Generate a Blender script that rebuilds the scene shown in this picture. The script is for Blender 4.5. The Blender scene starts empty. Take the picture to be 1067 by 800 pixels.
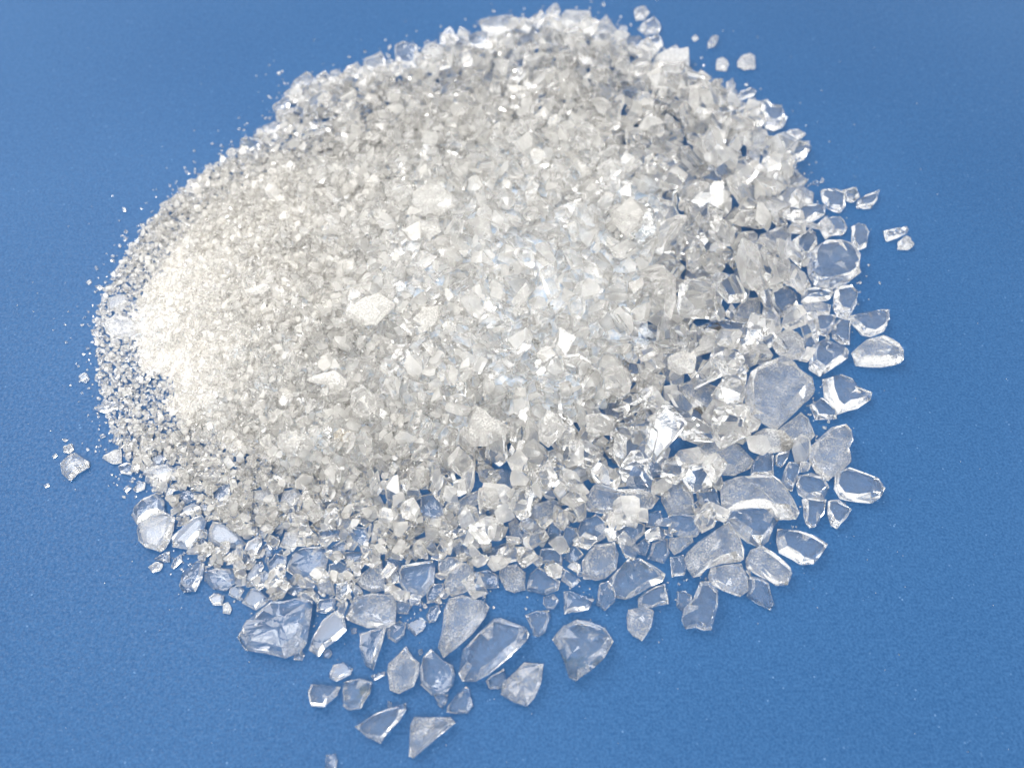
import bpy, bmesh, math, random
import numpy as np
from mathutils import Vector, Matrix

random.seed(11)
rng = np.random.default_rng(11)
SC = bpy.context.scene
COL = SC.collection

# ------------------------------------------------------------------ camera
W, H = 1067.0, 800.0
LENS, SENS = 29.5, 36.0
PITCH = math.radians(57.0)
DIST = 0.245
CAM = np.array([0.0, -DIST * math.cos(PITCH), DIST * math.sin(PITCH)])
FWD = np.array([0.0, math.cos(PITCH), -math.sin(PITCH)])
UP = np.array([0.0, math.sin(PITCH), math.cos(PITCH)])
RIGHT = np.array([1.0, 0.0, 0.0])


def ground(px, py, z=0.0):
    """where the sight line through a photograph pixel meets height z (metres)"""
    u = (px - W / 2) / W * SENS / LENS
    v = (H / 2 - py) / W * SENS / LENS
    d = FWD + RIGHT * u + UP * v
    t = (z - CAM[2]) / d[2]
    p = CAM + d * t
    return p[0], p[1]


def pixel(x, y, z):
    dx, dy, dz = x - CAM[0], y - CAM[1], z - CAM[2]
    f = dy * FWD[1] + dz * FWD[2]
    u = dx / f
    v = (dy * UP[1] + dz * UP[2]) / f
    return W / 2 + u * LENS / SENS * W, H / 2 - v * LENS / SENS * W


cd = bpy.data.cameras.new('camera')
cam = bpy.data.objects.new('camera', cd)
COL.objects.link(cam)
cam.location = CAM
cam.rotation_euler = (math.pi / 2 - PITCH, 0, 0)
cd.lens = LENS
cd.sensor_width = SENS
cd.clip_start = 0.005
cd.clip_end = 50
cd.dof.use_dof = True
cd.dof.focus_distance = 0.228
cd.dof.aperture_fstop = 10.5
SC.camera = cam

# ------------------------------------------------------------------ materials


def nodes_of(name):
    m = bpy.data.materials.new(name)
    m.use_nodes = True
    nt = m.node_tree
    nt.nodes.clear()
    out = nt.nodes.new('ShaderNodeOutputMaterial')
    return m, nt, out


def N(nt, typ, **kw):
    n = nt.nodes.new(typ)
    for k, v in kw.items():
        if k.startswith('_'):
            setattr(n, k[1:], v)
        else:
            n.inputs[k.replace('__', ' ')].default_value = v
    return n


def noise(nt, vec, scale, detail=3.0, rough=0.55):
    n = N(nt, 'ShaderNodeTexNoise', Scale=scale, Detail=detail, Roughness=rough)
    nt.links.new(vec, n.inputs['Vector'])
    return n.outputs['Fac']


def ramp(nt, fac, a, b, lo=0.0, hi=1.0):
    n = N(nt, 'ShaderNodeMapRange')
    n.inputs['From Min'].default_value = a
    n.inputs['From Max'].default_value = b
    n.inputs['To Min'].default_value = lo
    n.inputs['To Max'].default_value = hi
    nt.links.new(fac, n.inputs['Value'])
    return n.outputs['Result']


def math_(nt, op, a, b, clamp=False):
    n = nt.nodes.new('ShaderNodeMath')
    n.operation = op
    n.use_clamp = clamp
    for i, s in enumerate((a, b)):
        if isinstance(s, (int, float)):
            n.inputs[i].default_value = s
        else:
            nt.links.new(s, n.inputs[i])
    return n.outputs[0]


def mat_sheet():
    m, nt, out = nodes_of('blue_plastic_sheet')
    geo = N(nt, 'ShaderNodeNewGeometry')
    P = geo.outputs['Position']
    b = N(nt, 'ShaderNodeBsdfPrincipled')
    fine = noise(nt, P, 1500, 2.0, 0.6)
    mid = noise(nt, P, 420, 3.0, 0.6)
    big = noise(nt, P, 9, 2.0, 0.5)
    mix = nt.nodes.new('ShaderNodeMix')
    mix.data_type = 'RGBA'
    mix.inputs['A'].default_value = (0.0105, 0.060, 0.168, 1)
    mix.inputs['B'].default_value = (0.028, 0.099, 0.238, 1)
    f = math_(nt, 'ADD', ramp(nt, fine, 0.34, 0.66, -0.1, 0.72), ramp(nt, mid, 0.3, 0.7, 0.0, 0.30))
    f = math_(nt, 'ADD', f, ramp(nt, big, 0.35, 0.65, -0.10, 0.14), True)
    nt.links.new(f, mix.inputs['Factor'])
    # sparkle of the sheet painted into its colour as pale pin-head flecks
    vor = N(nt, 'ShaderNodeTexVoronoi', Scale=700.0)
    nt.links.new(P, vor.inputs['Vector'])
    sparkle = ramp(nt, vor.outputs['Distance'], 0.10, 0.20, 1.0, 0.0)
    gate = ramp(nt, noise(nt, P, 260, 1.0), 0.60, 0.68, 0.0, 0.32)
    fl = math_(nt, 'MULTIPLY', sparkle, gate, True)
    mix2 = nt.nodes.new('ShaderNodeMix')
    mix2.data_type = 'RGBA'
    nt.links.new(fl, mix2.inputs['Factor'])
    nt.links.new(mix.outputs['Result'], mix2.inputs['A'])
    mix2.inputs['B'].default_value = (0.25, 0.42, 0.68, 1)
    nt.links.new(mix2.outputs['Result'], b.inputs['Base Color'])
    nt.links.new(ramp(nt, noise(nt, P, 1100, 2.0), 0.35, 0.65, 0.30, 0.62), b.inputs['Roughness'])
    b.inputs['Specular IOR Level'].default_value = 0.20
    bump = N(nt, 'ShaderNodeBump', Strength=0.32, Distance=0.0004)
    hgt = math_(nt, 'ADD', fine, math_(nt, 'MULTIPLY', mid, 0.8))
    nt.links.new(hgt, bump.inputs['Height'])
    nt.links.new(bump.outputs['Normal'], b.inputs['Normal'])
    nt.links.new(b.outputs[0], out.inputs['Surface'])
    return m


DUSTC = (0.99, 0.976, 0.95, 1)


def mat_glass(name, lo, hi, scale, base=0.0, rough=0.03, stain=False, attr=False, bumpy=0.07):
    """clear broken glass whose skin carries patches of pale grinding dust; base = even bloom"""
    m, nt, out = nodes_of(name)
    geo = N(nt, 'ShaderNodeNewGeometry')
    P = geo.outputs['Position']
    g = N(nt, 'ShaderNodeBsdfPrincipled')
    g.inputs['Base Color'].default_value = (0.999, 1.0, 0.999, 1)
    g.inputs['Transmission Weight'].default_value = 1.0
    g.inputs['IOR'].default_value = 1.47
    g.inputs['Roughness'].default_value = rough
    n1 = noise(nt, P, scale, 4.0, 0.65)
    n2 = noise(nt, P, scale * 9, 2.0, 0.6)
    n3 = noise(nt, P, 420, 2.0, 0.5)
    patch = ramp(nt, n1, lo, hi, 0.0, 1.0)
    grain = ramp(nt, n2, 0.42, 0.62, 0.25, 1.0)
    d = math_(nt, 'MULTIPLY', patch, grain)
    d = math_(nt, 'MULTIPLY', d, 0.55)
    if attr:
        at = N(nt, 'ShaderNodeAttribute', _attribute_name='bloom')
        d = math_(nt, 'MULTIPLY', d, 0.55)
        d = math_(nt, 'ADD', d, at.outputs['Fac'], True)
    else:
        d = math_(nt, 'ADD', d, base, True)
    bump = N(nt, 'ShaderNodeBump', Strength=bumpy, Distance=0.0006)
    hh = math_(nt, 'ADD', n3, math_(nt, 'MULTIPLY', n1, 0.6))
    nt.links.new(hh, bump.inputs['Height'])
    nt.links.new(bump.outputs['Normal'], g.inputs['Normal'])
    df = N(nt, 'ShaderNodeBsdfDiffuse', Color=DUSTC)
    tr = N(nt, 'ShaderNodeBsdfTranslucent', Color=DUSTC)
    mx = N(nt, 'ShaderNodeMixShader', Fac=0.58)
    nt.links.new(df.outputs[0], mx.inputs[1])
    nt.links.new(tr.outputs[0], mx.inputs[2])
    if stain:
        st = nt.nodes.new('ShaderNodeMix')
        st.data_type = 'RGBA'
        s = ramp(nt, noise(nt, P, 160, 3.0), 0.56, 0.66, 0.0, 1.0)
        nt.links.new(s, st.inputs['Factor'])
        st.inputs['A'].default_value = (0.999, 1.0, 0.999, 1)
        st.inputs['B'].default_value = (0.86, 0.74, 0.56, 1)
        nt.links.new(st.outputs['Result'], g.inputs['Base Color'])
    top = N(nt, 'ShaderNodeMixShader')
    nt.links.new(d, top.inputs[0])
    nt.links.new(g.outputs[0], top.inputs[1])
    nt.links.new(mx.outputs[0], top.inputs[2])
    nt.links.new(top.outputs[0], out.inputs['Surface'])
    return m


def mat_powder():
    m, nt, out = nodes_of('packed_dust_blue_bleed')
    geo = N(nt, 'ShaderNodeNewGeometry')
    P = geo.outputs['Position']
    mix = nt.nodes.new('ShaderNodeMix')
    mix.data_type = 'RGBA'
    mix.inputs['A'].default_value = (0.44, 0.54, 0.68, 1)  # blue light bleeding up from the sheet, put into the dust colour
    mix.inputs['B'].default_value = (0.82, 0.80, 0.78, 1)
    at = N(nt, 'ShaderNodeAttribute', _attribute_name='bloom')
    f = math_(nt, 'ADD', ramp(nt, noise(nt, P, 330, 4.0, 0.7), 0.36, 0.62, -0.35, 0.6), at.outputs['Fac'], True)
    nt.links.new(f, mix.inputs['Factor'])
    d = N(nt, 'ShaderNodeBsdfDiffuse')
    nt.links.new(mix.outputs['Result'], d.inputs['Color'])
    bump = N(nt, 'ShaderNodeBump', Strength=0.8, Distance=0.001)
    nt.links.new(noise(nt, P, 900, 3.0), bump.inputs['Height'])
    nt.links.new(bump.outputs['Normal'], d.inputs['Normal'])
    nt.links.new(d.outputs[0], out.inputs['Surface'])
    return m


M_SHEET = mat_sheet()
M_CLEAR = mat_glass('clear_glass', 0.60, 0.78, 300, 0.015, 0.02)
M_SPECK = mat_glass('speckled_glass', 0.38, 0.72, 260, 0.05, 0.05)
M_EDGE = mat_glass('rough_broken_edge', 0.30, 0.66, 500, 0.08, 0.07, bumpy=.25)
M_MILK = mat_glass('frosted_glass', 0.35, 0.60, 240, 0.14, 0.20, bumpy=0.4)
M_WHITE = mat_glass('white_crusted_glass', 0.2, 0.4, 300, 0.26, 0.2, bumpy=0.5)
M_STAIN = mat_glass('amber_stained_glass', 0.56, 0.75, 300, 0.02, 0.03, stain=True)
M_GRAIN = mat_glass('crushed_glass_grains', 0.45, 0.7, 380, 0.0, 0.07, attr=True)
M_DUST = mat_powder()
MATS = {'c': M_CLEAR, 's': M_SPECK, 'm': M_MILK, 'w': M_WHITE, 'y': M_STAIN}

# ------------------------------------------------------------------ traced shards
# view origins in the photograph, and their magnification
V = dict(A=(100, 500), B=(200, 600), C=(360, 580), D=(300, 660), E=(540, 580), F=(700, 480), G=(780, 380),
         H=(780, 260), I=(780, 160), J=(700, 20), K=(560, 0), L=(400, 0), M=(250, 30), N=(680, 300), O=(640, 400),
         P=(560, 480), Q=(400, 500), R=(250, 500), S=(280, 340), T=(440, 380), U=(340, 160), V=(580, 130),
         W=(80, 280), X=(40, 420, 5.0), Z=(380, 620, 4.445), Y=(680, 440, 3.635), b=(350, 250, 4.0))
TRACE = '''
Ac 335,68 375,110 390,180 300,195 225,245 198,195 205,160 260,105 | clear upright chunk leaning behind a speckled block by the fine powder edge ~ upright clear chunk
As 230,235 300,195 400,185 443,205 430,270 380,385 350,402 270,375 240,340 222,280 | speckled block in front of an upright clear chunk by the fine powder edge ~ speckled block
Ac 590,192 618,225 600,280 540,355 510,385 425,375 420,340 460,285 540,210
Ay 650,225 700,235 780,300 840,350 800,380 700,372 625,345 625,270
Ac 440,85 510,55 578,75 550,110 500,135
Ac 445,200 490,150 570,115 585,150 530,190
Ac 600,115 632,140 615,185 585,175 580,135
Ay 640,110 700,20 760,25 740,90 690,128
Ac 565,450 600,455 595,540 550,620 490,625 458,590 480,510
Ay 600,500 680,490 755,488 785,560 720,620 650,605 605,560
Ac 740,600 800,580 825,610 790,668 735,640
Ac 625,655 660,625 715,640 700,695 650,695
Am 705,690 735,675 755,715 745,748 705,740
Ac 860,600 900,600 965,665 890,725 810,680
Am 290,485 340,455 375,465 360,500 315,515
Ac 375,410 410,395 412,455 370,455 320,440
Ac 475,410 480,450 430,495 415,485 440,430
As 820,410 840,350 920,300 925,350 890,420
Ac 150,55 180,28 200,45 165,70
Ac 205,55 240,5 275,10 270,50 225,70
Am 145,90 165,88 165,103 148,100
Ac 560,335 600,325 620,350 600,378 565,365
Ac 790,430 840,415 860,445 830,485 790,465
Ac 820,560 880,470 920,440 935,480 900,540 850,580
Ac 890,540 940,500 985,530 970,590 920,580
Ac 950,470 1000,400 1060,420 1060,480 1000,515 960,500
Ac 925,370 960,345 985,370 980,420 940,435
Bc 500,125 600,115 670,140 682,180 650,280 635,370 600,415 520,460 430,430 290,415 255,345 255,310 290,250 370,190 440,135 | largest lumpy clear glass chunk with warm rounded rim at the near edge ~ large lumpy chunk
Bc 700,130 800,120 795,185 740,205 690,200
Bc 810,190 850,220 862,300 810,350 730,400 700,445 650,415 660,350 730,250 | long leaf shaped clear shard beside the largest lumpy chunk ~ leaf shaped shard
Bc 570,440 610,415 628,440 610,470 565,468
Bc 730,425 765,400 780,430 760,460 735,455
Bc 780,495 850,478 898,515 880,550 800,585 760,565
Bc 660,605 740,598 825,615 810,655 735,728 660,720 642,660 | clear lozenge chip touching an amber streaked chip, out on the bare blue sheet ~ lozenge chip
By 840,590 940,565 1003,590 990,650 935,735 870,750 832,720 828,640 | amber streaked chip touching a clear lozenge chip, out on the bare blue sheet ~ amber streaked chip
Bc 880,290 915,290 915,320 885,322
Bc 800,60 860,30 890,60 880,110 840,155 800,130
Bc 510,75 570,45 620,60 620,95 560,110
Cs 205,10 215,100 220,185 150,200 90,175 50,130 130,60 | pointed triangular speckled shard standing just behind a rectangular block ~ pointed triangular shard
Cs 50,225 150,200 260,200 283,240 280,380 225,395 120,392 5,355 0,330 | rectangular glass block with a brown line along its near edge ~ rectangular block
Cc 300,60 400,30 490,20 500,60 498,150 440,210 405,240 340,215 300,150 285,90 | shield shaped clear shard with bright slanted rim and blue centre ~ shield shaped shard
Cc 75,420 150,405 225,395 190,520 155,630 105,605 75,500 | narrow downward pointing triangle in front of the rectangular block ~ narrow triangle
Cc 290,245 335,235 372,270 350,318 290,315 275,280
Cc 225,400 300,350 340,380 325,440 280,478 235,450
Cc 345,370 420,335 455,360 430,410 390,440 345,400
Cc 450,200 480,150 545,145 550,200 500,250 450,262
Cc 470,280 520,260 530,300 500,360 460,368 445,330
Cs 570,235 650,205 770,245 798,270 780,340 700,430 620,510 545,558 505,500 540,400 545,290 | tall dusty slab with a pointed foot behind the flat flat oblong slab ~ tall dusty slab
Cc 830,345 860,332 1000,385 1025,420 1010,460 900,560 790,655 730,695 650,690 625,650 650,520 740,420 | flat oblong clear slab with a slanted lower edge near the pile foot ~ flat flat oblong slab
Cs 340,495 375,555 412,590 410,650 380,720 300,760 245,745 240,690 225,640 235,590 290,540 | grey speckled nugget beside a round jagged nugget ~ grey speckled nugget
Cc 470,515 510,535 540,570 600,600 612,660 600,720 545,765 480,765 410,715 410,620 425,560 | round jagged rimmed clear nugget beside a grey speckled one ~ round jagged nugget
Cc 775,690 810,655 880,620 900,690 860,735 800,735
Zs 740,310 830,318 820,400 790,470 755,518 690,495 628,460 640,400 700,345 | dusty four sided shard narrowing to a point, in front of the flat flat oblong slab ~ dusty four sided shard
Cc 140,660 220,635 220,655 160,685
Cs 860,50 950,40 1000,90 1000,180 940,200 890,185 850,110
Cc 730,85 790,70 850,100 855,170 780,175 730,150
Cc 510,45 570,0 640,0 620,60 560,105 515,100
Cs 570,90 650,30 710,40 718,130 670,190 590,220 555,200 550,140
Dc 810,340 890,335 885,380 855,415 830,395
Dc 990,290 1010,310 1028,400 1000,445 880,440 890,400 940,330
Dc 500,430 560,410 660,380 665,420 620,490 550,555 510,605 440,575 375,515 440,465 | smooth four sided shard with a bright pale lower rim on the bare sheet ~ smooth four sided shard
Ds 700,460 900,460 938,488 850,560 750,650 700,690 668,680 675,580 680,510 | flat dusty triangle lying alone nearest the camera ~ flat dusty triangle
Dc 210,672 265,665 278,700 265,770 205,770 | thin splinter cut off by the bottom edge of the picture ~ cut off splinter
Dc 725,90 745,85 750,110 730,125
Dc 555,370 580,385 580,415 555,410
Ey 190,455 250,390 320,350 400,360 480,395 535,465 480,560 400,635 325,690 285,670 250,600 220,510 | fan shaped clear shard with a faint brown corner, alone on the sheet ~ fan shaped shard
Ec 35,325 100,300 175,295 180,330 150,420 120,445 85,435 60,365
Ec 250,190 290,185 350,210 425,240 395,290 300,305 255,320
Ec 140,220 200,205 228,240 200,290 160,290 135,260
Es 610,290 700,278 758,300 740,390 695,470 640,435 605,405 602,330 | speckled five sided chip with a pointed foot between fan shaped and boot shaped shards ~ five sided chip
Ec 820,150 838,260 740,285 665,275 660,225 760,165
Ey 500,120 600,20 680,5 760,50 820,95 810,135 740,160 650,215 590,238 540,225 515,170 | large clear shard with a dark brown patch on its far corner ~ brown cornered shard
Ec 450,150 500,130 545,200 540,250 480,300 435,265
Ec 880,190 920,185 968,215 960,270 915,305 878,270
Yc 180,605 215,600 245,640 248,700 225,785 200,790 165,775 125,780 108,740 120,705 155,660 | smooth boot shaped clear shard with a rounded foot ~ boot shaped shard
Ps 320,460 430,450 455,520 440,600 380,650 320,670 250,655 245,560 290,490
Ec 60,90 110,50 180,100 235,140 225,185 150,212 45,185
Ec 250,60 350,130 300,175 240,130
Fs 270,120 360,85 560,85 620,130 680,220 712,290 700,325 590,325 500,270 400,255 290,275 262,240 262,170 | wide flat speckled slab with slanted rim and curved lower edge ~ wide speckled slab
Fc 290,280 440,255 570,270 590,330 540,440 500,480 430,455 360,400 280,330
Fc 590,370 700,385 800,415 865,465 830,530 790,575 720,580 680,545 590,500 578,430 | clear curled shard ending in a sharp corner over bare blue sheet ~ curled clear shard
Fs 435,490 500,475 560,510 620,560 672,620 650,690 590,698 540,665 410,590 410,550
Fs 215,590 300,575 390,570 425,640 435,720 390,750 280,720 215,680 200,640
Fc 430,640 500,650 540,680 570,800 540,830 470,790 415,750
Fs 80,510 150,440 240,380 320,330 380,420 400,490 400,545 290,560 200,590 160,630 120,655 80,610 65,550 | big dusty slab with a rounded lower lip in front of the wide speckled slab ~ big dusty slab
Fc 725,205 860,215 850,290 800,370 770,375 740,350
Fc 870,220 920,215 998,275 980,310 915,382 885,360 865,280 | small clear triangle touching the outer rim beneath the smooth oval shard ~ small rim triangle
Fc 700,80 760,70 840,95 880,150 850,205 740,215 700,180 690,130 | six sided clear chip with blue centre and pale rim ~ six sided chip
Fc 650,0 725,10 700,90 670,170 605,140 620,60
Fc 130,160 220,130 250,170 275,260 230,320 190,300 150,240
Ps 690,180 805,85 860,150 885,290 730,298 685,225
Pc 725,300 880,298 920,360 890,420 820,430 730,400
Ps 730,430 860,410 870,450 800,500 760,525 725,480
Pc 735,535 810,520 825,600 820,635 745,645
Pc 440,380 520,330 600,350 600,400 520,480 440,460 390,400
Pc 600,290 690,275 700,340 650,375 600,370
Pc 610,390 690,365 720,410 700,440 610,420
Pc 520,490 600,425 630,460 600,530 540,510
Pc 640,450 720,430 735,520 700,570 610,545
Pc 240,330 330,290 385,350 380,430 320,460 230,440 215,400
Pc 150,360 220,370 220,430 170,480 120,475
Pc 60,330 140,350 130,430 90,475 50,430
Pc 10,490 140,490 140,575 0,570
Pc 145,540 200,450 260,520 200,580
Ps 250,230 300,140 440,170 530,170 640,180 680,200 640,270 440,300 280,280
Gc 410,70 480,55 570,75 620,130 685,155 680,195 620,235 500,270 470,240 420,160 | teardrop clear shard with its tail pointing away from the heap ~ teardrop shard
Gc 335,225 400,180 440,210 490,255 490,300 375,300
Gs 345,450 400,400 460,340 530,325 580,360 585,410 565,470 570,540 520,590 460,638 380,600 330,530 | notched dusty shard with a scalloped outer edge behind the smooth oval ~ scalloped shard
Gc 480,600 540,575 640,600 730,640 760,690 740,740 690,768 590,755 510,735 475,680 | smooth oval clear shard at the outermost rim of the heap ~ smooth oval shard
Ns 540,470 600,420 700,390 800,420 850,470 915,550 900,590 800,680 690,795 600,745 530,720 510,640 510,560 | biggest dusty diamond shaped slab with a bright pale lower flange ~ big dusty diamond
Gs 150,370 290,260 340,300 368,400 340,430 180,460
Gm 0,400 80,360 200,380 260,440 240,470 130,490 40,480
Gc 10,570 40,510 90,480 140,500 140,610 10,615
Gc 150,500 230,480 220,520 180,575 150,560
Os 410,400 470,330 580,290 700,330 780,420 760,470 690,505 560,500 450,460
Ic 320,560 400,500 500,495 570,530 615,600 618,670 570,715 440,755 370,735 330,680 | large round disc like clear shard with a scalloped pale rim ~ round disc shard
Ic 245,480 330,430 380,460 390,500 330,560 280,570
Is 120,660 180,590 240,620 330,700 350,745 290,755 200,710
Hc 100,240 210,205 270,250 282,310 230,360 180,380 130,330
Hc 290,230 400,215 475,240 450,275 380,290 290,290
Hs 265,390 300,300 400,290 460,310 455,360 370,370 290,420
Hc 310,400 400,365 490,370 480,420 440,485 350,460
Hc 475,230 560,205 613,240 600,300 560,380 500,370 470,320
Hc 455,430 500,385 565,400 565,530 520,525 460,485
Hc 540,385 680,345 780,335 790,380 760,450 690,485 630,475 590,430 | clear wing shaped shard with glittering belly, just outside the rim ~ wing shaped shard
Hs 575,570 640,510 730,490 840,550 868,610 820,635 700,650 600,630 | dusty almond shaped shard lying apart in front of the wing shaped one ~ almond shaped shard
Hm 130,490 210,435 270,465 310,520 330,610 210,610 150,560 | milky white crusted chip between the disc and the big diamond ~ milky crusted chip
Hc 355,530 400,500 480,520 560,560 550,610 470,660 400,700 330,660 335,590 | clear rhombus with pale thick lower lip beside the milky crusted chip ~ clear rhombus
Hs 80,310 130,330 180,380 180,440 120,480 70,420
Ic 400,205 480,205 535,240 540,290 515,328 440,300 405,250
Iy 520,205 600,195 620,240 580,270 540,262
Ic 600,270 640,240 725,218 715,260 680,305 600,300 | clear boat shaped chip at the tip of a row of three ~ boat shaped chip
Ic 375,390 450,355 510,350 553,410 530,450 460,458 410,430
Ic 570,400 610,380 650,400 670,440 655,520 600,545 575,510
Ic 745,435 840,420 880,420 885,440 840,460 765,485 | slim glass rod fragment, farthest from the heap, behind a small oval ~ slim rod
Im 830,490 870,460 900,470 920,510 900,530 830,530
Ic 240,330 330,290 380,285 430,300 430,335 370,360 290,425 235,405
Is 140,260 220,190 300,170 365,220 360,280 240,290 200,355 160,320
Is 205,160 290,115 330,150 300,190 220,190
Ic 150,370 180,350 222,400 150,405
Is 60,460 200,410 235,450 245,550 160,555 70,530
Jm 365,235 430,190 465,200 465,275 400,280 365,260 | pale wedge crumb alone beyond the far rim ~ pale wedge crumb
Jm 250,220 290,215 320,250 305,285 245,280
Js 200,130 230,95 262,105 240,150 200,158
Jm 110,105 130,90 148,110 125,125
Jc 365,420 440,385 470,400 460,425 370,450
Jc 480,455 510,450 550,490 620,495 640,550 625,600 570,618 520,600 495,540 | pear shaped clear chip with a knob, off the far rim ~ pear shaped chip
Js 635,630 700,615 745,640 700,675 650,665
Jy 600,710 690,695 780,710 740,770 690,790 600,740
Jm 405,640 450,605 520,640 565,720 550,745 420,740 | chalky opaque triangular lump on the far rim ~ chalky lump
Jc 240,530 300,495 360,500 375,550 320,600 245,580
Js 245,430 280,410 315,430 310,480 260,490
Js 300,350 340,330 355,370 340,415 305,400
Ks 535,60 600,40 625,70 600,105 545,110
Kc 560,160 650,95 685,140 680,180 600,190
Kc 480,210 570,210 600,250 560,285 485,275
Kc 600,230 680,200 700,250 640,280 600,270
Kw 650,310 720,290 840,295 850,370 760,400 670,390 640,350 | chalky white rectangular lump at the far rim ~ chalky rectangle
Km 480,370 540,340 620,320 640,360 620,430 560,455 530,410
Km 130,85 300,85 310,160 230,180 130,160 | pinkish milky block at the very top of the far rim ~ pinkish milky block
Ks 310,160 380,105 460,190 440,240 370,250 320,220
Ks 45,60 110,30 130,60 110,110 50,105
Ks 730,270 770,255 790,275 760,290
Lc 60,260 110,240 190,260 190,330 180,400 90,400 60,340 | clear square chip with grey blue centre at the far rim ~ clear square chip
Lm 210,270 280,240 350,270 330,320 250,330 205,310
Ly 310,200 370,175 420,210 380,250 310,240
Lc 440,240 510,190 600,210 590,270 500,290 440,280
Ls 525,130 620,105 735,110 700,170 680,210 560,195 | pale winged chip overhanging the far rim ~ pale winged chip
Ls 805,110 860,80 895,100 870,135 810,130
Ls 730,220 840,155 865,220 840,270 760,270
Ms 290,300 380,250 430,290 440,330 350,350 290,340 | pale oval chip sticking out of the far rim ~ pale oval chip
Mc 180,440 265,385 280,420 265,475 200,475
Ms 120,545 200,520 240,550 210,610 170,610
My 0,620 60,610 140,640 120,680 60,700 0,680
Ms 600,220 660,200 690,240 640,270 610,260
Ms 690,190 800,145 820,240 740,240 690,230
Ms 370,400 430,360 460,390 440,450 385,460
Ms 500,240 540,225 580,260 560,300 500,290
Wm 175,160 280,140 290,190 240,240 180,230 165,200
Wm 150,320 210,275 310,270 355,320 320,365 230,385 160,360 | biggest pale rounded chip embedded at the powdery outer edge ~ pale rounded chip
Wm 185,400 230,385 245,410 225,435 190,430
Wy 10,600 50,575 70,610 50,635 20,625
Ws 100,100 130,90 150,105 125,120
Ws 50,75 75,60 85,75 65,90
Ws 290,190 380,160 410,180 370,205 310,210
Ww 930,130 1060,95 1080,110 990,145
Ws 90,780 240,740 260,760 150,800
Ws 80,345 110,335 130,355 110,378 85,370
Xs 110,320 150,270 190,260 265,300 265,330 200,370 160,405 120,370 | pale heart shaped chip alone on the sheet off the powdery edge ~ heart shaped chip
Xs 130,230 175,210 185,240 165,262 130,255
Xm 330,285 400,240 430,240 435,310 400,320 360,305
Xy 25,430 55,418 60,432 35,442
Xs 72,280 95,262 98,275 80,290
Xs 380,190 400,180 410,195 390,208
Xc 415,330 480,310 500,340 480,375 430,365
Xs 540,370 600,340 680,320 735,350 700,380 640,400 580,390
Xc 590,290 640,260 670,280 640,330 600,325
Xs 120,190 140,183 158,190 140,203
Sw 210,300 380,250 440,300 430,350 350,390 320,320 | brilliant white fan of fractured glass in the middle of the heap ~ brilliant white fan
Ss 460,380 530,340 600,380 610,450 560,510 480,500 450,440 | pale bluish disc just in front of the brilliant white fan ~ pale bluish disc
Sy 460,660 540,650 560,720 500,780 440,760
Sy 350,600 400,565 480,590 460,640 370,640
Ss 50,600 140,570 230,610 260,660 200,720 80,700 45,650
Tm 290,225 400,300 515,350 440,410 360,460 280,455 230,400 260,310 | broad milky triangle lying on the front slope of the heap ~ broad milky triangle
Ts 640,330 700,250 780,310 800,370 700,465 650,430
Ts 905,290 980,280 1067,310 1060,390 960,400 910,370
Ts 690,480 830,440 860,450 770,530 690,540
Um 480,210 560,180 660,200 720,250 720,290 620,345 530,340 470,270 | smooth milky pebble like lump on the back slope of the heap ~ milky pebble lump
Us 320,190 460,170 490,210 470,270 380,290 330,240
Um 520,380 620,370 640,430 570,480 520,450
Vm 295,400 400,380 520,410 490,500 400,560 320,490 | cream coloured rough lump beside bluish gaps on the far slope ~ cream rough lump
Vw 860,370 965,375 950,460 880,500 850,460 | bright white square chip on the outer back slope ~ bright white square
Vm 890,570 1000,450 1010,480 940,590
Vm 30,140 60,150 200,270 140,300
Vs 220,240 300,200 390,250 380,310 330,370 260,330
Nc 240,220 350,175 540,210 540,280 430,300 380,280 280,250 | clear blue tinted slab touching a brilliant white fragment ~ blue tinted slab
Nw 265,250 340,265 385,300 340,350 220,390 210,370 250,320 | brilliant white fragment overlapping a clear blue tinted slab ~ brilliant white fragment
Ns 460,110 520,60 600,60 600,160 540,205 440,180
Nm 80,400 150,370 240,410 230,470 150,495 80,450
Ns 140,540 250,500 370,560 410,600 340,660 280,710 190,640 140,580
Ns 330,390 400,330 480,360 500,430 470,490 360,460
Nc 180,690 270,650 310,740 230,755 180,720
bw 40,310 110,250 190,220 250,270 170,355 100,350 | white crusted leaf shaped shard near the heap's summit ~ white crusted leaf
bw 320,330 360,290 440,280 440,330 400,390 370,370 | white crusted kite shaped shard near the heap's summit ~ white crusted kite
Qc 190,90 310,60 340,190 300,230 210,230 190,160 | clear sparkling blue block low on the front slope ~ sparkling blue block
Qs 385,130 560,40 580,80 430,210 390,180 | long ribbed glass rod fragment low on the front slope ~ ribbed rod
Qc 560,420 600,370 690,350 722,385 650,440 575,475
Qc 300,450 400,425 430,450 350,530 305,530
Qs 820,140 940,100 1000,130 960,210 880,270 800,210
Qs 690,240 740,200 790,370 700,320
Rc 285,410 360,370 480,365 500,400 480,480 400,570 330,555 250,500 | clear scoop shaped shard showing blue sheet through its window ~ scoop shaped shard
Rm 220,370 250,290 340,290 340,340 290,400
Rc 430,290 540,270 580,250 560,310 480,345 430,330
Rc 510,370 580,330 605,360 560,430 510,420
Rc 590,270 700,260 720,330 680,390 620,340
Rc 580,400 690,400 690,440 620,470 575,450
Rc 490,470 560,450 630,500 580,540 490,510
Rs 420,570 520,560 530,640 440,630
Rc 540,580 600,560 610,620 560,685 530,650
Rc 700,380 770,375 740,420 700,410
Rm 80,60 160,40 190,100 140,140 75,120
Rm 240,60 320,40 345,90 290,160 220,140
Rm 710,160 810,130 825,160 720,185
Rc 800,440 850,430 900,460 880,500 820,500
'''


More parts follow.
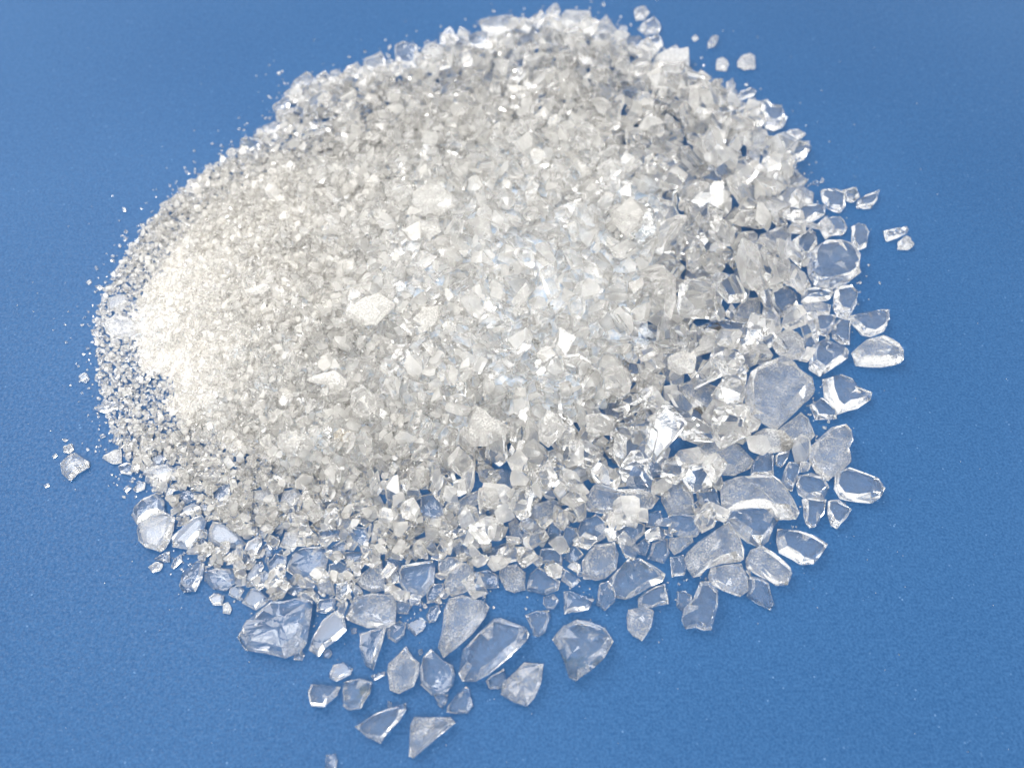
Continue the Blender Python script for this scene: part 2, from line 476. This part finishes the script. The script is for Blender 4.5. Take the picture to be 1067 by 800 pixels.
def parse():
    out = []
    for ln in TRACE.strip().splitlines():
        head, _, txt = ln.partition('|')
        key, fin, pts = head[0], head[1], head[2:].split()
        v = V[key]
        s = v[2] if len(v) > 2 else 5.335
        P = np.array([[float(a) for a in p.split(',')] for p in pts])
        P = P / s + np.array([v[0], v[1]])
        label, _, short = txt.partition('~')
        out.append(dict(fin=fin, px=P, label=label.strip(), short=short.strip()))
    return out


SH = parse()

# ------------------------------------------------------------------ pile outline, height and grain size
RIM = np.array([(98, 335), (118, 290), (150, 240), (190, 200), (245, 160), (285, 130), (310, 92), (400, 66), (500, 36), (570, 22),
                (645, 30), (700, 72), (770, 102), (800, 150), (838, 190), (850, 240), (884, 290), (862, 350), (838, 430),
                (850, 480), (825, 540), (770, 585), (700, 604), (640, 612), (560, 604), (480, 622), (420, 634), (330, 640),
                (255, 612), (200, 575), (180, 525), (140, 490), (118, 450), (104, 400)], float)


def inside(P, x, y):
    x = np.asarray(x, float); y = np.asarray(y, float)
    r = np.zeros(x.shape, bool)
    j = len(P) - 1
    for i in range(len(P)):
        xi, yi = P[i]; xj, yj = P[j]
        c = ((yi > y) != (yj > y)) & (x < (xj - xi) * (y - yi) / (yj - yi + 1e-12) + xi)
        r ^= c
        j = i
    return r


RES = 0.0006
X0, X1, Y0, Y1 = -0.17, 0.17, -0.125, 0.20
NX, NY = int((X1 - X0) / RES), int((Y1 - Y0) / RES)
gx = X0 + (np.arange(NX) + .5) * RES
gy = Y0 + (np.arange(NY) + .5) * RES
GX, GY = np.meshgrid(gx, gy)          # [iy, ix]
rim_w = np.array([ground(x, y) for x, y in RIM])
IN = inside(rim_w, GX, GY)
# distance to the rim
dist = np.full(GX.shape, 9.0)
for i in range(len(rim_w)):
    a, b = rim_w[i - 1], rim_w[i]
    ab = b - a
    t = np.clip(((GX - a[0]) * ab[0] + (GY - a[1]) * ab[1]) / ab.dot(ab), 0, 1)
    dist = np.minimum(dist, np.hypot(GX - a[0] - ab[0] * t, GY - a[1] - ab[1] * t))
dist[~IN] = 0


def blend(anchors, gx_, gy_):
    num = 0; den = 0
    for px, py, val in anchors:
        x, y = ground(px, py)
        w = 1.0 / ((gx_ - x) ** 2 + (gy_ - y) ** 2 + 1e-4) ** 2
        num = num + w * val; den = den + w
    return num / den


# how far in from the rim the shards still lie one deep, in metres
SKIRT = blend([(120, 350, .0055), (140, 450, .009), (200, 200, .004), (260, 560, .014), (350, 100, .006), (550, 60, .008), (450, 600, .015),
               (600, 590, .018), (750, 540, .019), (850, 440, .019), (860, 280, .013), (800, 170, .012), (700, 90, .008)], GX, GY)
RAG = blend([(120, 350, .013), (140, 450, .014), (200, 200, .009), (260, 560, .006), (350, 100, .009), (550, 60, .006), (450, 600, .004),
             (600, 590, .003), (750, 540, .003), (850, 440, .003), (860, 280, .003), (700, 90, .003)], GX, GY)
HMAX = 0.0090
DEEP = blend([(150, 350, .050), (180, 220, .06), (200, 500, .06), (350, 100, .075), (550, 60, .085), (450, 600, .085), (800, 300, .085)], GX, GY)
u_ = np.clip((dist - SKIRT * .8) / DEEP, 0, 1)
HT = HMAX * .5 * (1 - np.cos(math.pi * u_ ** .85))
# shard diameter in photograph pixels
SIZEPX = blend([(200, 300, 4), (180, 400, 4), (140, 350, 4), (240, 370, 4.5), (250, 250, 5), (220, 470, 6), (300, 330, 7), (300, 420, 8), (210, 530, 9),
                (300, 560, 12), (400, 560, 14), (300, 230, 8), (370, 250, 11), (400, 350, 14), (450, 300, 18), (600, 300, 24),
                (700, 250, 25), (800, 350, 30), (800, 450, 34), (700, 500, 28), (550, 550, 22), (620, 100, 15), (460, 100, 14),
                (350, 130, 11), (250, 180, 7), (450, 450, 17), (350, 450, 12), (550, 400, 20), (540, 200, 15), (750, 180, 21)], GX, GY)
# even whitish bloom of dust on the shards: strong in the powdery left and the middle, none at the near and outer rim
BLOOM = blend([(200, 300, .85), (180, 400, .8), (120, 350, .50), (130, 430, .4), (180, 220, .6), (250, 250, .7), (300, 330, .6), (220, 470, .45), (300, 560, .12), (400, 560, .10),
               (400, 350, .36), (450, 300, .34), (600, 300, .26), (520, 200, .28), (700, 250, .20), (800, 350, .08), (800, 450, .07),
               (700, 500, .09), (550, 550, .11), (620, 100, .10), (460, 100, .14), (350, 130, .2), (450, 430, .28), (330, 430, .34), (560, 420, .25)], GX, GY)

SUP = np.zeros(GX.shape)              # what is already lying there: top height


def cell(x, y):
    return int((x - X0) / RES), int((y - Y0) / RES)


def at(F, x, y):
    i, j = cell(x, y)
    return F[min(max(j, 0), NY - 1), min(max(i, 0), NX - 1)]


def px_scale(x, y, z=0):
    """metres per photograph pixel at a point"""
    f = (y - CAM[1]) * FWD[1] + (z - CAM[2]) * FWD[2]
    return f * SENS / LENS / W


# ------------------------------------------------------------------ splinter shapes for the loose grains


def cut_solid(seed, flat, cuts):
    r = random.Random(seed)
    bm = bmesh.new()
    bmesh.ops.create_cube(bm, size=2.0)
    bmesh.ops.scale(bm, vec=(r.uniform(.75, 1.15), r.uniform(.55, .95), flat * r.uniform(.8, 1.2)), verts=bm.verts)
    for k in range(cuts):
        n = Vector((r.gauss(0, 1), r.gauss(0, 1), r.gauss(0, .7))).normalized()
        ext = max(v.co.dot(n) for v in bm.verts)
        geom = bm.verts[:] + bm.edges[:] + bm.faces[:]
        res = bmesh.ops.bisect_plane(bm, geom=geom, plane_co=n * ext * r.uniform(.45, .85), plane_no=n, clear_outer=True)
        e = [g for g in res['geom_cut'] if isinstance(g, bmesh.types.BMEdge)]
        if len(e) > 2:
            bmesh.ops.contextual_create(bm, geom=e)
    bmesh.ops.remove_doubles(bm, verts=bm.verts, dist=0.03)
    c = sum((v.co for v in bm.verts), Vector()) / len(bm.verts)
    for v in bm.verts:
        v.co -= c
    R = max(math.hypot(v.co.x, v.co.y) for v in bm.verts)
    for v in bm.verts:
        v.co /= R
    bmesh.ops.recalc_face_normals(bm, faces=bm.faces)
    vs = np.array([v.co[:] for v in bm.verts])
    bm.verts.index_update()
    fs = [[v.index for v in f.verts] for f in bm.faces]
    bm.free()
    return vs, fs


BIG = [cut_solid(100 + i, random.Random(i).choice([.28, .35, .5, .6]), 9) for i in range(36)]
SMALL = [cut_solid(300 + i, random.Random(i + 50).choice([.4, .55, .7, .85]), 5) for i in range(30)]

grain_v, grain_f, grain_m, grain_b = [], [], [], []
loose = []                            # candidates for becoming shards of their own


def rot_matrix(tilt, spin, roll):
    return np.array((Matrix.Rotation(spin, 3, 'Z') @ Matrix.Rotation(tilt, 3, 'X') @ Matrix.Rotation(roll, 3, 'Z')))


def slope(x, y, r):
    a = at(SUP, x + r, y); b = at(SUP, x - r, y); c = at(SUP, x, y + r); d = at(SUP, x, y - r)
    return np.clip((a - b) / (2 * r), -.7, .7), np.clip((c - d) / (2 * r), -.7, .7)


def settle(x, y, r, templ, wild, limit=None, bloom=0.0, keep=True):
    """lay one shard of radius r at x, y on what is already there"""
    vs, fs = templ
    tilt = rng.normal(0, wild)
    M = rot_matrix(tilt, rng.uniform(0, 6.28), rng.uniform(0, 6.28))
    q = (vs * r) @ M.T
    sx, sy = slope(x, y, r)
    q[:, 2] += q[:, 0] * sx * .8 + q[:, 1] * sy * .8
    i, j = cell(x, y)
    k = max(1, int(r * .75 / RES))
    if i - k < 0 or j - k < 0 or i + k >= NX or j + k >= NY:
        return False
    win = SUP[j - k:j + k + 1, i - k:i + k + 1]
    base = float(np.percentile(win, 60))
    if limit is not None and base > limit:
        return False
    zmin = q[:, 2].min()
    z = base - zmin * .92 if base > 0.0004 else -zmin + 0.00005
    q = q + np.array([x, y, z])
    top = q[:, 2].max()
    yy, xx = np.mgrid[-k:k + 1, -k:k + 1]
    m = xx * xx + yy * yy <= k * k
    dome = base + (top - base) * .72
    win[m] = np.maximum(win[m], dome)
    loose.append(dict(v=q, f=fs, r=r, x=x, y=y, z=z, b=bloom))
    return True


def raster_px(polys):
    mask = np.zeros((int(H), int(W)), bool)
    for P in polys:
        x0, y0 = np.floor(P.min(0)).astype(int) - 1
        x1, y1 = np.ceil(P.max(0)).astype(int) + 2
        x0, y0 = max(x0, 0), max(y0, 0); x1, y1 = min(x1, int(W)), min(y1, int(H))
        if x1 <= x0 or y1 <= y0:
            continue
        yy, xx = np.mgrid[y0:y1, x0:x1]
        mask[y0:y1, x0:x1] |= inside(P, xx + .5, yy + .5)
    return mask


TMASK = raster_px([s['px'] for s in SH])
THIN = raster_px([s['px'] for s in SH if s['fin'] in 'mwc'])


def fill(count, smul, cond, wild=.35, maxtry=None, avoid=0.0, big=False, hfrac=1.0, thick=0.0, spread=.3):
    """shower of shards over the heap until count are laid or the heap has reached its height"""
    n = t = 0
    maxtry = maxtry or count * 6
    idx = np.flatnonzero((IN & cond).ravel())
    if len(idx) == 0:
        return 0
    w = 1.0 / (SIZEPX.ravel()[idx] * (np.abs(GY.ravel()[idx] - CAM[1]) + .15)) ** 2
    w /= w.sum()
    pick = rng.choice(idx, size=maxtry, p=w)
    for c in pick:
        j, i = divmod(int(c), NX)
        x = gx[i] + rng.uniform(-.5, .5) * RES; y = gy[j] + rng.uniform(-.5, .5) * RES
        h = HT[j, i] * hfrac - thick
        if rng.random() > .30 + dist[j, i] / RAG[j, i]:
            continue
        s = SIZEPX[j, i]
        if h < -thick + 1e-9 and thick > 0:
            continue
        r = .5 * s * smul * px_scale(x, y) * 1.12 * math.exp(min(rng.normal(0, spread), .42))
        sup = SUP[j, i]
        lim = max(h, r * (.62 if x < -.02 else .85) if h < .003 else 0)
        if sup > lim:
            continue
        if avoid:
            px, py = pixel(x, y, max(sup, 0) + r * .3)
            if not (0 <= px < W and 0 <= py < H):
                continue
            rp = r / px_scale(x, y) * avoid
            bad = False
            for ax, ay in ((0, 0), (rp, 0), (-rp, 0), (0, rp * .7), (0, -rp * .7)):
                qx, qy = int(px + ax), int(py + ay)
                if 0 <= qx < W and 0 <= qy < H and TMASK[qy, qx]:
                    bad = True
                    break
            if bad:
                continue
        T = BIG if (r / px_scale(x, y)) > 4.5 else SMALL
        b = float(np.clip(BLOOM[j, i] * rng.choice([.06, .25, .6, 1.1], p=[.25, .3, .3, .15]), 0, .85))
        if settle(x, y, r, T[rng.integers(len(T))], wild, lim + .0008, b):
            n += 1
        if n >= count:
            break
    return n


# ------------------------------------------------------------------ the packed core under the shards
LAYER = SIZEPX * (np.abs(GY - CAM[1]) * math.cos(PITCH) + CAM[2] * math.sin(PITCH)) * SENS / LENS / W * 1.3
CORE = np.maximum(0, HT - np.minimum(LAYER * .45 + .0002, .0022) - np.clip((.30 - BLOOM) * .03, 0, .004))
_k = rng.normal(0, 1, (90, 90))


def lumpy(cell_m):
    fx = (GX - X0) / cell_m; fy = (GY - Y0) / cell_m
    ix = fx.astype(int) % 88; iy = fy.astype(int) % 88
    tx = fx % 1; ty = fy % 1
    tx = tx * tx * (3 - 2 * tx); ty = ty * ty * (3 - 2 * ty)
    return (_k[iy, ix] * (1 - tx) + _k[iy, ix + 1] * tx) * (1 - ty) + (_k[iy + 1, ix] * (1 - tx) + _k[iy + 1, ix + 1] * tx) * ty


_l = lumpy(.0062) * .0007 + lumpy(.0027) * .00035
HT = np.maximum(0, HT + _l * np.clip(HT / .003, 0, 1))
CORE = np.maximum(0, CORE + _l * (CORE > 0) * 1.2)
SUP[:] = CORE * .97
n1 = fill(900, 1.1, (HT > .0025) & (CORE < .001), .5, thick=.0025, maxtry=8000)
n1 += fill(6000, 1.0, CORE >= .0003, .4, thick=.0006, maxtry=24000)


# ------------------------------------------------------------------ the traced shards


def resample(P, step):
    out = []
    n = len(P)
    for i in range(n):
        a, b = P[i], P[(i + 1) % n]
        L = np.linalg.norm(b - a)
        k = max(1, int(round(L / step)))
        for q in range(k):
            out.append(a + (b - a) * q / k)
    return np.array(out)


def smooth_noise(n, amp, freq, r):
    ph = r.uniform(0, 6.28, 4)
    t = np.arange(n) / n * 6.28318
    return amp * (np.sin(t * freq + ph[0]) + .6 * np.sin(t * (freq * 2 + 1) + ph[1]) + .4 * np.sin(t * (freq * 3 + 2) + ph[2])) / 1.5


def add_thing(name, vs, fs, mat, mids=None):
    o_ = np.array([vs[:, 0].mean(), vs[:, 1].mean(), vs[:, 2].min()])
    me = bpy.data.meshes.new(name)
    me.from_pydata([tuple(v) for v in (vs - o_)], [], fs)
    bm = bmesh.new(); bm.from_mesh(me)
    bmesh.ops.recalc_face_normals(bm, faces=bm.faces)
    bm.to_mesh(me); bm.free()
    for mm in (mat if isinstance(mat, tuple) else (mat,)):
        me.materials.append(mm)
    if mids is not None:
        me.polygons.foreach_set('material_index', np.array(mids, np.int32))
    o = bpy.data.objects.new(name, me)
    o.location = o_
    COL.objects.link(o)
    return o


def shard(S, k):
    r = np.random.default_rng(1000 + k)
    P = S['px']
    c0 = P.mean(0)
    gxy = np.array([ground(*p) for p in P])
    cx, cy = gxy.mean(0)
    # height of the heap under it
    z = 0.0
    for _ in range(4):
        x, y = ground(c0[0], c0[1], z)
        z = at(HT, x, y) * .97
    scale = px_scale(x, y, z)
    wpx = math.sqrt(max(4.0, abs(np.sum(P[:, 0] * np.roll(P[:, 1], -1) - P[:, 1] * np.roll(P[:, 0], -1)) / 2)))
    w = wpx * scale
    t = w * r.uniform(.36, .52) * (1.0 if wpx > 14 else 1.2)
    t = min(t, .0076)
    foot = np.array([ground(p[0], p[1], z + t * .4) for p in P])
    c = foot.mean(0)
    i0, j0 = cell(*foot.min(0)); i1, j1 = cell(*foot.max(0))
    sl = (slice(max(j0, 0), min(j1 + 1, NY)), slice(max(i0, 0), min(i1 + 1, NX)))
    m = inside(foot, GX[sl], GY[sl])
    if m.sum() < 3:
        m = np.ones_like(m)
    if m.size >= 1 and m.sum() >= 1:
        zz = SUP[sl][m]; xx = GX[sl][m] - c[0]; yy = GY[sl][m] - c[1]
    else:
        zz = np.array([0.]); xx = yy = np.array([0.])
    if len(zz) > 12:
        A = np.c_[xx, yy, np.ones_like(xx)]
        a, b, base = np.linalg.lstsq(A, zz, rcond=None)[0]
        a = float(np.clip(a, -.4, .4)); b = float(np.clip(b, -.45, .3))
        base = float(np.percentile(zz - a * xx - b * yy, 55))
    else:
        a = b = 0.0
        base = float(np.percentile(zz, 50))
    if z < .0015 and base < .0012:
        base = 0.0; a = b = 0.0
    elif z < .0015:
        base = min(base, .0035)
    if S['fin'] in 'w' or z > .004:
        a += r.normal(0, .10); b += r.normal(0, .10) - .03
        base += t * .12
    # final footprint on its own plane
    pts = []
    for p in P:
        h = base + t * .4
        for _ in range(4):
            q = ground(p[0], p[1], h)
            h = base + t * .4 + a * (q[0] - c[0]) + b * (q[1] - c[1])
        pts.append(q)
    F = np.array(pts)
    F = resample(F, max(w * .40, .0009))
    n = len(F)
    c = F.mean(0)
    F = F + r.normal(0, w * .012, F.shape)
    rad = F - c
    low = c + rad * (.88 + smooth_noise(n, .05, 2, r) + r.normal(0, .02, n))[:, None]
    mid = c + rad * .985
    inset = np.clip(r.uniform(.66, .8) + smooth_noise(n, .10, 1, r) + r.normal(0, .03, n), .42, .9)
    up = c + rad * inset[:, None] + r.normal(0, w * .012, F.shape)
    mid2 = c + rad * (np.clip(inset + .135, 0, .985) + r.normal(0, .015, n))[:, None]
    tx, ty = r.normal(0, .10, 2)
    hm = t * np.clip(.38 + smooth_noise(n, .14, 2, r) + r.normal(0, .04, n), .12, .62)
    fr = .5 + r.normal(0, .06, n)
    lift = r.choice([0, 0, .06, .12])
    hm2 = hm + (t - hm) * (fr + lift)
    mid2 = mid + (up - mid) * fr[:, None]
    V_ = []

    def put(Q, hz):
        zz = base + hz + a * (Q[:, 0] - c[0]) + b * (Q[:, 1] - c[1])
        V_.append(np.c_[Q, np.maximum(zz, .00004)])
    put(low, np.full(n, .00005))
    put(mid, hm)
    put(mid2, hm2)
    put(up, t * (1 + tx * (up[:, 0] - c[0]) / w * 2 + ty * (up[:, 1] - c[1]) / w * 2))
    # crown of the top face: broken into a few shallow planes
    core = c + rad * (inset * r.uniform(.25, .5))[:, None]
    flat = r.random() < .55 and k != BIGGEST
    rough_top = 0 if flat else t * .07
    put(core, t * (1 + tx * (core[:, 0] - c[0]) / w * 2 + ty * (core[:, 1] - c[1]) / w * 2) + (0 if flat else t * r.normal(.08, .05) + r.normal(0, 1, n) * rough_top))
    vs = np.vstack(V_)
    fs = [list(range(n))[::-1], [4 * n + q for q in range(n)]]
    for L in range(4):
        for q in range(n):
            q2 = (q + 1) % n
            A_, B_, C_, D_ = L * n + q, L * n + q2, (L + 1) * n + q2, (L + 1) * n + q
            if r.random() < .5:
                fs += [[A_, B_, C_], [A_, C_, D_]]
            else:
                fs += [[A_, B_, D_], [B_, C_, D_]]
    mids = [0, 0]
    for L in range(4):
        p = (0.35, 0.62, 0.72, 0.03)[L]
        ph = r.uniform(0, 6.28)
        for q in range(n):
            g = 1 if r.random() < p * (.75 + .35 * math.sin(q / n * 6.28 + ph)) else 0
            mids += [g, g]
    o = add_thing('glass_shard', vs, fs, (MATS[S['fin']], M_EDGE), mids)
    top = base + t
    sub = SUP[sl]
    sub[m] = np.maximum(sub[m], base + t * .9 + a * xx + b * yy if len(zz) == m.sum() else top)
    S.update(obj=o, c=c0, w=wpx, z=base)
    return o


BIGGEST = max(range(len(SH)), key=lambda k: np.ptp(SH[k]['px'][:, 0]) * (SH[k]['fin'] == 'c'))
order = sorted(range(len(SH)), key=lambda k: (SH[k]['px'].mean(0)[1]))
for k in order:
    shard(SH[k], k)

# ------------------------------------------------------------------ the rest, laid round and over them
nA = fill(2600, 1.15, HT > .0012, .40, avoid=.6, thick=0, maxtry=26000)
nB = fill(9000, 1.0, np.ones_like(IN), .35, avoid=.4, maxtry=70000)
nB += fill(2600, .72, (dist > .006) & (GX > -.05), .5, avoid=.25, maxtry=26000)
nC = fill(5000, .45, np.ones_like(IN), .5, avoid=.30, maxtry=24000)
print('laid', n1, nA, nB, nC)

# crumbs scattered on the bare sheet off the rim
for k in range(950):
    i = rng.integers(len(RIM))
    a, b = RIM[i - 1], RIM[i]
    p = a + (b - a) * rng.random()
    cen = np.array([480., 340.])
    left = p[0] < 330
    out = 1 + abs(rng.normal(0, .042 if left else .034))
    if rng.random() < .12:
        out += rng.uniform(0, .2)
    q = cen + (p - cen) * out
    s = rng.uniform(1.0, 2.2) * math.exp(abs(rng.normal(0, .5)))
    if not (0 < q[0] < W and 0 < q[1] < H) or TMASK[int(q[1]), int(q[0])]:
        continue
    if out > 1.1:
        s = rng.uniform(.8, 1.9)
    x, y = ground(*q)
    settle(x, y, s * .5 * px_scale(x, y), SMALL[rng.integers(len(SMALL))], .3, .002, .1)
for k in range(130):
    x, y = ground(rng.uniform(0, W), rng.uniform(0, H))
    settle(x, y, rng.uniform(.4, .8) * .5 * px_scale(x, y) * 1.6, SMALL[rng.integers(len(SMALL))], .3, .0005, .5)

# ------------------------------------------------------------------ the largest loose ones become things, the rest one mass
room = 298 - len(SH)
for L in loose:
    px, py = pixel(L['x'], L['y'], L['z'])
    L['px'], L['py'] = px, py
    L['rp'] = L['r'] / px_scale(L['x'], L['y'], L['z'])
    L['vis'] = at(SUP, L['x'], L['y']) - L['z'] < L['r'] * .55
cand = sorted([L for L in loose if L['vis']], key=lambda L: -L['rp'])[:room]
for L in cand:
    L['own'] = True
    fin = 'm' if L['b'] > .42 else 's' if L['b'] > .12 else 'c'
    L['obj'] = add_thing('glass_shard', L['v'], L['f'], MATS[fin])
    L['fin'] = fin
vs, fs, bl, off = [], [], [], 0
for L in loose:
    if L.get('own'):
        continue
    vs.append(L['v']); n = len(L['v'])
    fs += [[q + off for q in f] for f in L['f']]
    nf = len(L['f'])
    bl.append(np.clip(L['b'] * .55 * rng.uniform(.2, 1.6, nf) + np.where(rng.random(nf) < .38, rng.uniform(.06, .42, nf), 0), 0, .9)); off += n
# packed core as a lumpy bed below the grains
cs = 2
cz = CORE[::cs, ::cs]
cg = cz > 1e-5
hh, ww = cz.shape
ids = -np.ones(cz.shape, int)
cells = [(j, i) for j in range(hh - 1) for i in range(ww - 1) if cg[j:j + 2, i:i + 2].any()]
bedv, bedb = [], []
bf = []
for j, i in cells:
    q = []
    for dj, di in ((0, 0), (0, 1), (1, 1), (1, 0)):
        jj, ii = j + dj, i + di
        if ids[jj, ii] < 0:
            ids[jj, ii] = off + len(bedv)
            zc = cz[jj, ii]
            bedv.append((GX[jj * cs, ii * cs], GY[jj * cs, ii * cs], .0002 + zc * 1.0 + (rng.uniform(-.0006, .0005) if zc > .001 else 0)))
        q.append(int(ids[jj, ii]))
    bf.append(q)
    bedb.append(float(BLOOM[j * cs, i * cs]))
me = bpy.data.meshes.new('crushed_glass')
allv = np.vstack(vs + [np.array(bedv)])
me.from_pydata(allv.tolist(), [], fs + bf)
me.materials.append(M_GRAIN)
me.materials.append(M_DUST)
mi = np.zeros(len(fs) + len(bf), np.int32)
mi[len(fs):] = 1
me.polygons.foreach_set('material_index', mi)
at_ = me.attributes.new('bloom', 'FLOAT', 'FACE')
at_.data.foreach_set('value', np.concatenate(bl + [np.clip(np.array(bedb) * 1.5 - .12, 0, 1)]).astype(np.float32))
go = bpy.data.objects.new('crushed_glass', me)
COL.objects.link(go)
go['kind'] = 'stuff'
go['label'] = 'fine crushed clear glass grains and dust filling the round heap'
go['category'] = 'crushed glass'
print('grains', len(loose), 'own', len(cand), 'verts', len(allv))

# ------------------------------------------------------------------ labels
FINW = dict(c='clear', s='dusty', m='milky', w='white crusted', y='amber tinged')


def shape_word(P):
    q = P - P.mean(0)
    ev = np.sqrt(np.maximum(np.linalg.eigvalsh(np.cov(q.T)), 1e-9))
    el = ev[1] / ev[0]
    return 'splinter' if el > 2.3 else 'longish chip' if el > 1.6 else ('three cornered chip' if len(P) <= 4 else 'many sided chip' if len(P) > 6 else 'blocky chip')


def size_word(w):
    return 'tiny' if w < 7 else 'small' if w < 15 else 'medium' if w < 26 else 'large'


marks = [S for S in SH if S['short']]


def way(d):
    a = math.degrees(math.atan2(-d[1], d[0])) % 360
    return ['to the right of', 'behind and to the right of', 'straight behind', 'behind and to the left of', 'to the left of',
            'in front and to the left of', 'straight in front of', 'in front and to the right of'][int(((a + 22.5) % 360) // 45)]


used = {}
pool = [(S['obj'], S['fin'], S['px'], S['c'], S['w'], S['label']) for S in SH]
for L in cand:
    Q = np.array([pixel(*v) for v in L['v'][::2]])
    pool.append((L['obj'], L['fin'], Q, np.array([L['px'], L['py']]), L['rp'] * 1.7, ''))
for o, fin, P, c, w, label in pool:
    o['category'] = 'glass shard'
    o['group'] = 'broken glass shards of the heap'
    if not label:
        ms = sorted(marks, key=lambda m_: np.linalg.norm(m_['c'] - c))
        for m_ in ms[:8]:
            label = f"{size_word(w)} {FINW[fin]} {shape_word(P)} {way(c - m_['c'])} the {m_['short']}"
            if label not in used:
                break
    assert label not in used, label
    used[label] = 1
    o['label'] = label

# ------------------------------------------------------------------ the sheet
me = bpy.data.meshes.new('table_surface')
me.from_pydata([(-1.2, -1.0, 0), (1.2, -1.0, 0), (1.2, 1.6, 0), (-1.2, 1.6, 0)], [], [(0, 1, 2, 3)])
me.materials.append(M_SHEET)
o = bpy.data.objects.new('table_surface', me)
COL.objects.link(o)
o['kind'] = 'structure'
o['label'] = 'smooth satin blue plastic sheet with fine grain'

# ------------------------------------------------------------------ light
wd = bpy.data.worlds.new('World')
SC.world = wd
wd.use_nodes = True
nt = wd.node_tree
bg = nt.nodes['Background']
tc = nt.nodes.new('ShaderNodeTexCoord')
sep = nt.nodes.new('ShaderNodeSeparateXYZ')
nt.links.new(tc.outputs['Generated'], sep.inputs[0])
cr = nt.nodes.new('ShaderNodeValToRGB')
cr.color_ramp.elements[0].position = 0.0
cr.color_ramp.elements[0].color = (0.36, 0.37, 0.39, 1)
e = cr.color_ramp.elements.new(0.3); e.color = (0.88, 0.89, 0.91, 1)
cr.color_ramp.elements[2].position = 0.8
cr.color_ramp.elements[2].color = (1, 1, .985, 1)
nt.links.new(sep.outputs['Z'], cr.inputs[0])
nt.links.new(cr.outputs[0], bg.inputs['Color'])
bg.inputs['Strength'].default_value = 0.80


def area(name, loc, size, power, color, target=(0, 0, 0)):
    l = bpy.data.lights.new(name, 'AREA')
    l.shape = 'RECTANGLE'
    l.size, l.size_y = size
    l.energy = power
    l.color = color
    ob = bpy.data.objects.new(name, l)
    ob.location = loc
    d = Vector(target) - Vector(loc)
    ob.rotation_euler = d.to_track_quat('-Z', 'Y').to_euler()
    COL.objects.link(ob)


area('window_light', (-0.44, 0.36, 0.78), (0.50, 0.50), 3.7, (1.0, 0.955, 0.88))
area('front_fill_light', (-0.10, -0.62, 1.10), (0.8, 0.30), 6.5, (1.0, 0.98, 0.95))  # added fill, overhead behind the camera, to brighten the front

SC.render.engine = 'CYCLES'
cy = SC.cycles
cy.max_bounces = 48
cy.transmission_bounces = 44
cy.glossy_bounces = 24
cy.diffuse_bounces = 28
cy.transparent_max_bounces = 8
cy.caustics_reflective = True
cy.caustics_refractive = True
cy.blur_glossy = 0.3
cy.sample_clamp_indirect = 12.0
cy.use_denoising = True
cy.use_adaptive_sampling = True
cy.adaptive_threshold = 0.015
SC.view_settings.view_transform = 'Standard'
SC.view_settings.look = 'None'
SC.view_settings.exposure = 0.74
SC.view_settings.gamma = 1.0
